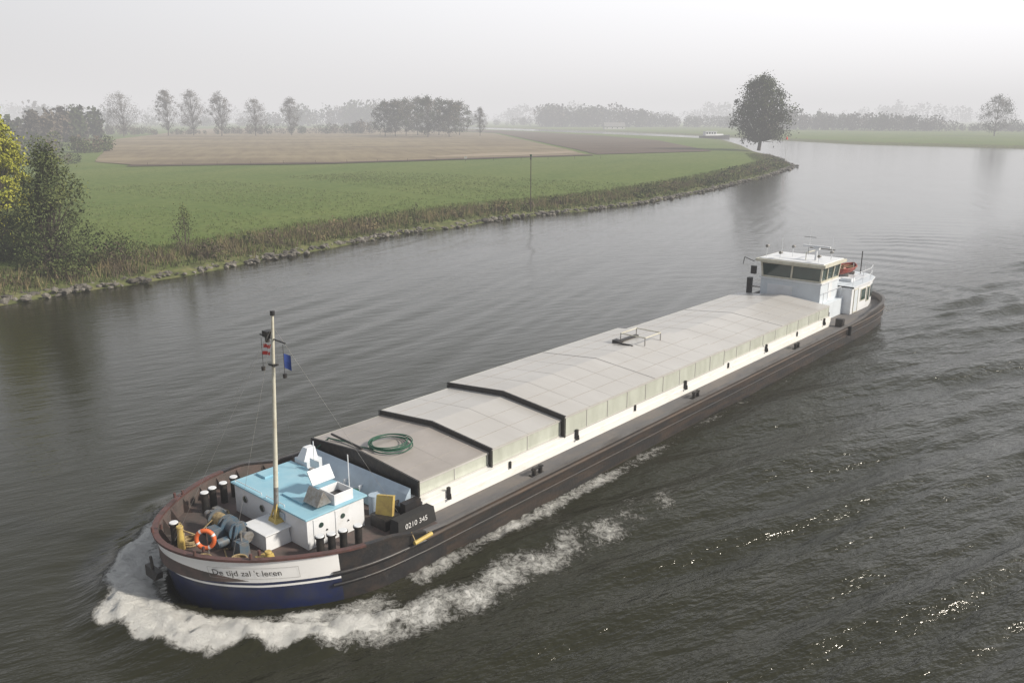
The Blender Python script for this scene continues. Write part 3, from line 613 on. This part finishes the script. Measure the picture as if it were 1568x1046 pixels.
def fin(mb,name):
    me=bpy.data.meshes.new(name); me.from_pydata(mb.v,[],mb.f); me.polygons.foreach_set('material_index',mb.m); me.polygons.foreach_set('use_smooth',mb.sm)
    for k in mb.mats: me.materials.append(M[k])
    o=bpy.data.objects.new(name,me); scene.collection.objects.link(o); return o
def tree(mb,x,y,H,W,cb=.25,clumps=40,leaves=60,ls=.18,pal=('leaf_dark','leaf_mid','leaf_light'),trunk=.25,shape=1.0,multi=1,z0=1.3,spread=.16,bark='bark',elong=1.0,cone=False):
    L=Leaves(); base=Vector((x,y,z0-.3))
    tops=[]
    for m_ in range(multi):
        ox=0 if multi==1 else random.uniform(-W*.22,W*.22); oy=0 if multi==1 else random.uniform(-W*.2,W*.2)
        p=base.copy()+Vector((ox*.3,oy*.3,0)); path=[p.copy()]
        for i in range(6):
            p=p+Vector((ox*.16+random.uniform(-.02,.02)*H,oy*.16+random.uniform(-.02,.02)*H,H*.14)); path.append(p.copy())
        for i in range(6): mb.cyl(path[i],path[i+1],trunk*(1-i*.15),trunk*(1-(i+1)*.15),bark,7,False)
        tops.append(path)
    for c_ in range(clumps):
        f=random.random()**(1.15 if cone else .8); hz=cb+(1-cb)*f
        prof=(math.sin(math.pi*min(1,(f*.85+.15)))**.6 if not cone else (1.02-f)**.65)*shape
        ang=random.uniform(0,6.283); rr=W*.5*prof*math.sqrt(random.uniform(.08,1))*random.uniform(.75,1.12)
        c=Vector((x+math.cos(ang)*rr,y+math.sin(ang)*rr,z0+H*hz*random.uniform(.93,1.0)))
        path=random.choice(tops); k=min(5,max(1,int((hz-.25)*6.5))); s=path[k]
        md=(s+c)/2+Vector((0,0,-.03*H)); r_=trunk*.28
        mb.cyl(s,md,r_,r_*.6,bark,5,False); mb.cyl(md,c,r_*.6,r_*.15,bark,4,False)
        sp=W*spread*random.uniform(.6,1.25)
        for q_ in range(3):
            e_=c+Vector((random.gauss(0,sp*.7),random.gauss(0,sp*.7),random.gauss(0,sp*.6)+(.1*sp if cone else 0))); mb.cyl(c,e_,r_*.3,r_*.08,bark,3,False)
        m=int(leaves*random.uniform(.6,1.3)); pts=np.array(c)+rng.normal(size=(m,3))*np.array([sp,sp,sp*(1.1 if cone else .75)])*.6
        side=(math.cos(ang)*.93+math.sin(ang)*.3)  # sunlight put into leaf colour: lighter tones toward sun side and crown top
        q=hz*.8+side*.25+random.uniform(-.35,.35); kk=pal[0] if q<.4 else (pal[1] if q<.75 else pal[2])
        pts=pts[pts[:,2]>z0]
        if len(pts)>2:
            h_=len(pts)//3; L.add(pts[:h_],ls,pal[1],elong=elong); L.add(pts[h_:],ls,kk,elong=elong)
    L.obj_add(mb)
def one(name,*a,**k):
    mb=MB(); tree(mb,*a,**k); return fin(mb,name)
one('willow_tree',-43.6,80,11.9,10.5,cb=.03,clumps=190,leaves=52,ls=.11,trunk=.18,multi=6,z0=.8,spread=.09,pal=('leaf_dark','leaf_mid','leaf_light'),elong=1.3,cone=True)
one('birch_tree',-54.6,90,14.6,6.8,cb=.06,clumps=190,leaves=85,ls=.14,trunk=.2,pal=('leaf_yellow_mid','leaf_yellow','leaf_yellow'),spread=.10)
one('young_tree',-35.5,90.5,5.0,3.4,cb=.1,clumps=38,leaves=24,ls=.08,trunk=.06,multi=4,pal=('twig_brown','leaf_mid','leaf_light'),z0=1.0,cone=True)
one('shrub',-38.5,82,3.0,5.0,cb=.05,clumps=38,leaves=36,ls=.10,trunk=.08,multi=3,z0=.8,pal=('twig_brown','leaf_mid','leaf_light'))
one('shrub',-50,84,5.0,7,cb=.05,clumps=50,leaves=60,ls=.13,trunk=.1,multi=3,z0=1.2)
one('shrub',-41.5,76.5,1.8,4.0,cb=.02,clumps=26,leaves=45,ls=.10,trunk=.05,multi=2,z0=.6,pal=('twig_brown','leaf_mid','leaf_light'))
one('shrub',-32,88,1.6,3.0,cb=.02,clumps=16,leaves=40,ls=.09,trunk=.05,multi=2,z0=.9,pal=('twig_brown','twig_brown','leaf_mid'))
one('shrub',-47.5,71.5,3.0,6.0,cb=.02,clumps=40,leaves=45,ls=.11,trunk=.07,multi=3,z0=.5,pal=('leaf_dark','leaf_mid','leaf_light'))
one('poplar_tree',107,372,30,27,cb=.13,clumps=230,leaves=60,ls=.36,trunk=.8,pal=('twig_grey','leaf_dark','leaf_mid'),spread=.09,z0=1.5,elong=1.2)
def along(P,i0,i1,m,offs):
    seg=P[i0:i1]; l=np.hypot(*(seg[1:]-seg[:-1]).T); cl=np.concatenate([[0],np.cumsum(l)]); u=rng.uniform(0,cl[-1],m)
    xs=np.interp(u,cl,seg[:,0]); ys=np.interp(u,cl,seg[:,1]); j=np.clip(np.searchsorted(cl,u)-1,0,len(l)-1); tx=(seg[1:]-seg[:-1])[j]/l[j][:,None]
    return np.stack([xs-tx[:,1]*offs,ys+tx[:,0]*offs],1)
def tufts(mb,P2,h,k,nb=6,wd=.03):
    m=len(P2); dd=land(P2[:,0],P2[:,1]); zz=zland(dd,P2[:,0],P2[:,1])
    bx=np.repeat(P2[:,0],nb)+rng.normal(size=m*nb)*h*.35; by=np.repeat(P2[:,1],nb)+rng.normal(size=m*nb)*h*.35; bz=np.repeat(zz,nb)-.05
    hh=h*rng.uniform(.5,1.3,m*nb); a=rng.uniform(0,6.28,m*nb); lx=rng.normal(size=m*nb)*.3*hh; ly=rng.normal(size=m*nb)*.3*hh; w_=wd
    V=np.stack([np.stack([bx-np.cos(a)*w_,by-np.sin(a)*w_,bz],1),np.stack([bx+np.cos(a)*w_,by+np.sin(a)*w_,bz],1),np.stack([bx+lx+np.cos(a)*w_*.3,by+ly+np.sin(a)*w_*.3,bz+hh],1)],1).reshape(-1,3)
    o=len(mb.v); mb.v+=V.tolist(); i=mb.mi(k); mb.f+=[[o+3*j,o+3*j+1,o+3*j+2] for j in range(m*nb)]; mb.m+=[i]*(m*nb); mb.sm+=[False]*(m*nb)
mb=MB()
tufts(mb,along(LA,2,21,1500,rng.uniform(2.2,9,1500)),.7,'reed_dry',6,.045)
tufts(mb,along(LA,2,21,3600,rng.uniform(2.0,11,3600)),.55,'leaf_light',6,.06)
tufts(mb,along(LA,2,21,900,rng.uniform(2,7,900)),.9,'twig_brown',7,.04)
tufts(mb,along(LA,2,21,1500,rng.uniform(2,10,1500)),.45,'leaf_mid',6,.07)
tufts(mb,along(LA,2,21,3200,rng.uniform(2.0,12,3200)),.45,'grass_blade',6,.06)
tufts(mb,along(LA,2,14,300,rng.uniform(1.6,6,300)),1.5,'reed_dry',8,.035)
tufts(mb,along(LA,2,10,300,rng.uniform(1.2,7,300)),1.3,'twig_brown',8,.03)
tufts(mb,along(LA,2,21,1500,rng.uniform(.9,2.6,1500)),.4,'leaf_mid',6,.05)
fin(mb,'bank_scrub')
mb=MB()
Pm=along(LA,2,15,9000,rng.uniform(6,90,9000)); tufts(mb,Pm,.26,'grass_blade',5,.05)
Pm=along(LA,2,15,3500,rng.uniform(6,90,3500)); tufts(mb,Pm,.28,'grass_pale',4,.05)
fin(mb,'meadow_grass')
mb=MB(); L=Leaves()
B=along(LA,3,20,150,rng.uniform(2.5,9,150))
for (x,y) in B:
    s=random.uniform(.4,1.2); z=1.0; k=random.choice(['leaf_dark','leaf_mid','twig_brown','leaf_light','reed_dry','leaf_mid','leaf_light'])
    for j in range(5):
        c=np.array([x,y,z])+rng.normal(size=3)*np.array([s,s,s*.3]); L.add(c+rng.normal(size=(34,3))*s*.38,.08+.0006*y,k)
L.obj_add(mb); fin(mb,'bank_bushes')
mb=MB(); ico=bmesh.new(); bmesh.ops.create_icosphere(ico,subdivisions=1,radius=1); iv=[v.co.copy() for v in ico.verts]; ifc=[[v.index for v in f.verts] for f in ico.faces]
RP=along(LA,2,21,2900,rng.normal(.8,.85,2900))
for x,y in RP:
    s=random.uniform(.12,.38)*random.choice([.7,1,1,1.3]); j=[random.uniform(.7,1.3) for _ in iv]; e_=(random.uniform(.8,1.4),random.uniform(.8,1.4),random.uniform(.5,.8))
    zr=float(random.uniform(-.05,.25))+.12
    mb.add([(x+v.x*s*q*e_[0],y+v.y*s*q*e_[1],zr+v.z*s*q*e_[2]) for v,q in zip(iv,j)],ifc,'stone')
fin(mb,'riprap_stones')
def px(xp,Yd): return (xp-784)/1280*(Yd*.966+3.5)
def far(name,xp,Yd,H,W,pal,**k):
    kw=dict(cb=.15,clumps=45,leaves=45,ls=H*.022,trunk=H*.014,spread=.13); kw.update(k)
    one(name,px(xp,Yd),Yd,H,W,pal=pal,**kw)
br=('twig_grey','twig_grey','twig_brown')
for xp,top,Yd,wpx in ((190,145,620,55),(258,142,640,36),(297,142,660,40),(340,144,640,34),(392,153,640,36),(447,152,660,34),(735,166,640,22)):
    Hh=(180-top)*Yd/1280+15.2; far('bare_tree',xp,Yd,Hh-1.4,wpx*Yd/1280,br,cb=.22,clumps=90,leaves=34,ls=Hh*.009,spread=.1,elong=1.6)
for xp,top in ((590,158),(606,156),(622,153),(640,151),(655,152),(672,154),(688,155),(704,158)):
    Yd=random.uniform(600,680); Hh=(180-top)*Yd/1280+15.2; far('grove_tree',xp,Yd,Hh-1.4,44*Yd/1280,('twig_grey','leaf_dark','twig_brown'),cb=.15,clumps=80,leaves=50,ls=.4,spread=.1)
Yd=640; far('oak_tree',1522,Yd,(180-150)*Yd/1280+13.8,52*Yd/1280,('twig_grey','leaf_dark','twig_brown'),clumps=80,leaves=50,ls=.35,spread=.1)
def treeline(name,pts,Yj,hmin,hmax,n_,pal,quads=110,seed=1,wf=1.0):
    rr=random.Random(seed); mb=MB(); L=Leaves()
    for i in range(n_):
        f=rr.random(); x=float(np.interp(f,np.linspace(0,1,len(pts)),[p[0] for p in pts])); y=float(np.interp(f,np.linspace(0,1,len(pts)),[p[1] for p in pts]))+rr.uniform(-Yj,Yj)
        H=rr.uniform(hmin,hmax)*(.75+.35*math.sin(x*.013+seed)+.1*math.sin(x*.05)); W=H*rr.uniform(.5,.9)*wf
        u=rng.normal(size=(quads,3)); u/=np.linalg.norm(u,axis=1)[:,None]; u*=rng.uniform(.3,1,(quads,1))**.5
        P=np.array([x,y,1.5+H*.5])+u*np.array([W*.5,W*.5,H*.5]); P+=rng.normal(size=P.shape)*H*.03
        k=rr.choice(pal); L.add(P,H*.06,k); mb.cyl((x,y,1),(x,y,1.5+H*.5),H*.02,H*.01,'bark',5,False)
    L.obj_add(mb); fin(mb,name)
treeline('woodland_edge',[(px(-90,470),470),(px(60,470),470),(px(128,500),500)],30,20,31,60,['leaf_dark','twig_grey','twig_brown'],300,3,.6)
treeline('hedgerow',[(px(-40,330),330),(px(90,340),340),(px(165,350),350)],14,4,9,40,['leaf_dark','leaf_mid','twig_brown'],160,5,1.2)
treeline('hedgerow',[(px(150,700),700),(px(350,720),720),(px(580,760),760)],30,8,16,130,['leaf_dark','twig_grey','twig_brown'],130,8,1.3)
treeline('hedgerow',[(px(-40,260),240),(px(60,260),250),(px(120,260),262)],8,2.5,5,30,['leaf_mid','leaf_dark','twig_brown'],150,9,1.5)
treeline('distant_treeline',[(px(60,1300),1300),(px(500,1400),1400),(px(860,1500),1500)],80,22,38,190,['leaf_dark','twig_grey'],110,11,1.2)
treeline('distant_treeline',[(px(830,1250),1300),(px(1000,1250),1250),(px(1230,1100),1100)],60,20,32,150,['leaf_dark','twig_grey'],120,13,1.2)
treeline('distant_treeline',[(px(1200,1000),1000),(px(1400,900),900),(px(1620,850),850)],50,15,25,170,['leaf_dark','twig_grey'],120,17,1.2)
treeline('distant_treeline',[(px(-50,2300),2300),(px(800,2400),2400),(px(1650,2300),2300)],120,36,54,330,['leaf_dark','twig_grey'],90,19,1.3)
treeline('poplar_row',[(px(1252,1200),1200),(px(1332,1200),1200)],5,30,36,16,['twig_grey'],90,23,.45)
# ================================================================== SMALL STRUCTURES
mb=MB(); mb.cyl((3,135.5,0.2),(3,135.5,9.0),.075,.06,'bark',8); mb.cyl((3,135.5,8.7),(3,135.5,9.4),.16,.03,'black',8); mb.cyl((3,135.5,9.0),(3,135.5,9.5),.05,.2,'green_hose',8); mb.obj('navigation_mark')
mb=MB(); mb.cyl((93,291,.5),(93,291,8.2),.09,.07,'house_white',8); mb.cyl((93,291,7.9),(93,291,9.0),.45,.05,'flag_red',8); mb.obj('beacon_post')
mb=MB()
for i in range(16):
    x=-105+i*9.0; y=246+ (x+105)*.33; mb.cyl((x,y,1.4),(x,y,2.6),.05,.05,'bark',6)
mb.box(-15.3,-14.5,274.5,274.55,2.3,3.1,'plaster_wall'); mb.cyl((-15,274.6,1.4),(-15,274.6,3.1),.05,.05,'bark',6)
mb.obj('field_fence')
def house(xp,Yd,wd,dp,h,wallk,roofk,rot=0):
    e=empty('farmhouse',(px(xp,Yd),Yd,1.5),rot)
    m1=MB(); m1.box(-wd/2,wd/2,-dp/2,dp/2,0,h,wallk); m1.add([(-wd/2,-dp/2,h),(-wd/2,dp/2,h),(-wd/2,0,h+dp*.45)],[(0,1,2)],wallk); m1.add([(wd/2,-dp/2,h),(wd/2,dp/2,h),(wd/2,0,h+dp*.45)],[(0,1,2)],wallk); m1.obj('walls',e)
    m2=MB(); 
    for s in(-1,1): m2.hexa([(-wd/2-.4,s*(dp/2+.4),h-.3),(wd/2+.4,s*(dp/2+.4),h-.3),(wd/2+.4,0,h+dp*.45+.05),(-wd/2-.4,0,h+dp*.45+.05),(-wd/2-.4,s*(dp/2+.4),h-.1),(wd/2+.4,s*(dp/2+.4),h-.1),(wd/2+.4,0,h+dp*.45+.25),(-wd/2-.4,0,h+dp*.45+.25)],roofk)
    m2.box(wd*.25,wd*.25+.8,-.4,.4,h+dp*.3,h+dp*.45+1.2,'brick_wall'); m2.obj('roof',e)
    m3=MB()
    for i in range(4):
        x=-wd/2+wd*(i+.5)/4; m3.box(x-.5,x+.5,-dp/2-.05,-dp/2-.002,1,2.4,'glass')
    m3.obj('windows',e)
house(940,1000,24,9,3.5,'plaster_wall','steel',.1)
bt=empty('motor_boat',(151,640,0),R(15)); bt.scale=(1.5,1.5,1.5)
b1=MB(); rg=[]
for i in range(9):
    x=-8+16*i/8; wd=[1.6,1.9,2,2,2,1.9,1.6,1.0,.1][i]; sh=1.2+.5*(i/8)**2
    rg.append([(x,-wd,sh),(x,-wd*.8,-.3),(x,wd*.8,-.3),(x,wd,sh)])
for a_,b_ in zip(rg[:-1],rg[1:]): b1.add(a_+b_,[(0,1,5,4),(1,2,6,5),(2,3,7,6),(3,0,4,7)],'hull_black')
b1.add(rg[0],[(0,1,2,3)],'hull_black'); b1.obj('hull',bt)
b2=MB(); b2.box(-6,0,-1.5,1.5,1.3,3.2,'house_white',.1); b2.box(-6.2,.3,-1.7,1.7,3.2,3.35,'house_white'); b2.box(.1,4,-1.2,1.2,1.3,2.1,'house_white',.15)
for i in range(4): b2.box(-5.6+1.4*i,-4.7+1.4*i,-1.49,-1.42,2.1,2.9,'glass')
b2.cyl((-3,0,3.3),(-3,0,6),.05,.03,'steel',6); b2.obj('cabin',bt)
# ================================================================== HAZE (air layer: absorbs, and emits an added glow in place of scattered skylight)
me=bpy.data.meshes.new('haze'); bm=bmesh.new(); bmesh.ops.create_cube(bm,size=1)
for v in bm.verts: v.co=Vector((v.co.x*8000,v.co.y*6000+2500,v.co.z*110+50))
bm.to_mesh(me); bm.free(); hz=bpy.data.objects.new('haze',me); scene.collection.objects.link(hz)
hm=bpy.data.materials.new('haze'); hm.use_nodes=True; n=hm.node_tree; n.nodes.remove(n.nodes['Principled BSDF'])
SG=.00070
ab=n.nodes.new('ShaderNodeVolumeAbsorption'); ab.inputs['Color'].default_value=(0,0,0,1); ab.inputs['Density'].default_value=SG
em=n.nodes.new('ShaderNodeEmission'); em.inputs['Color'].default_value=(1,.985,.99,1); em.inputs['Strength'].default_value=SG*.76
ad=n.nodes.new('ShaderNodeAddShader'); n.links.new(ab.outputs[0],ad.inputs[0]); n.links.new(em.outputs[0],ad.inputs[1]); n.links.new(ad.outputs[0],n.nodes['Material Output'].inputs['Volume']); me.materials.append(hm)
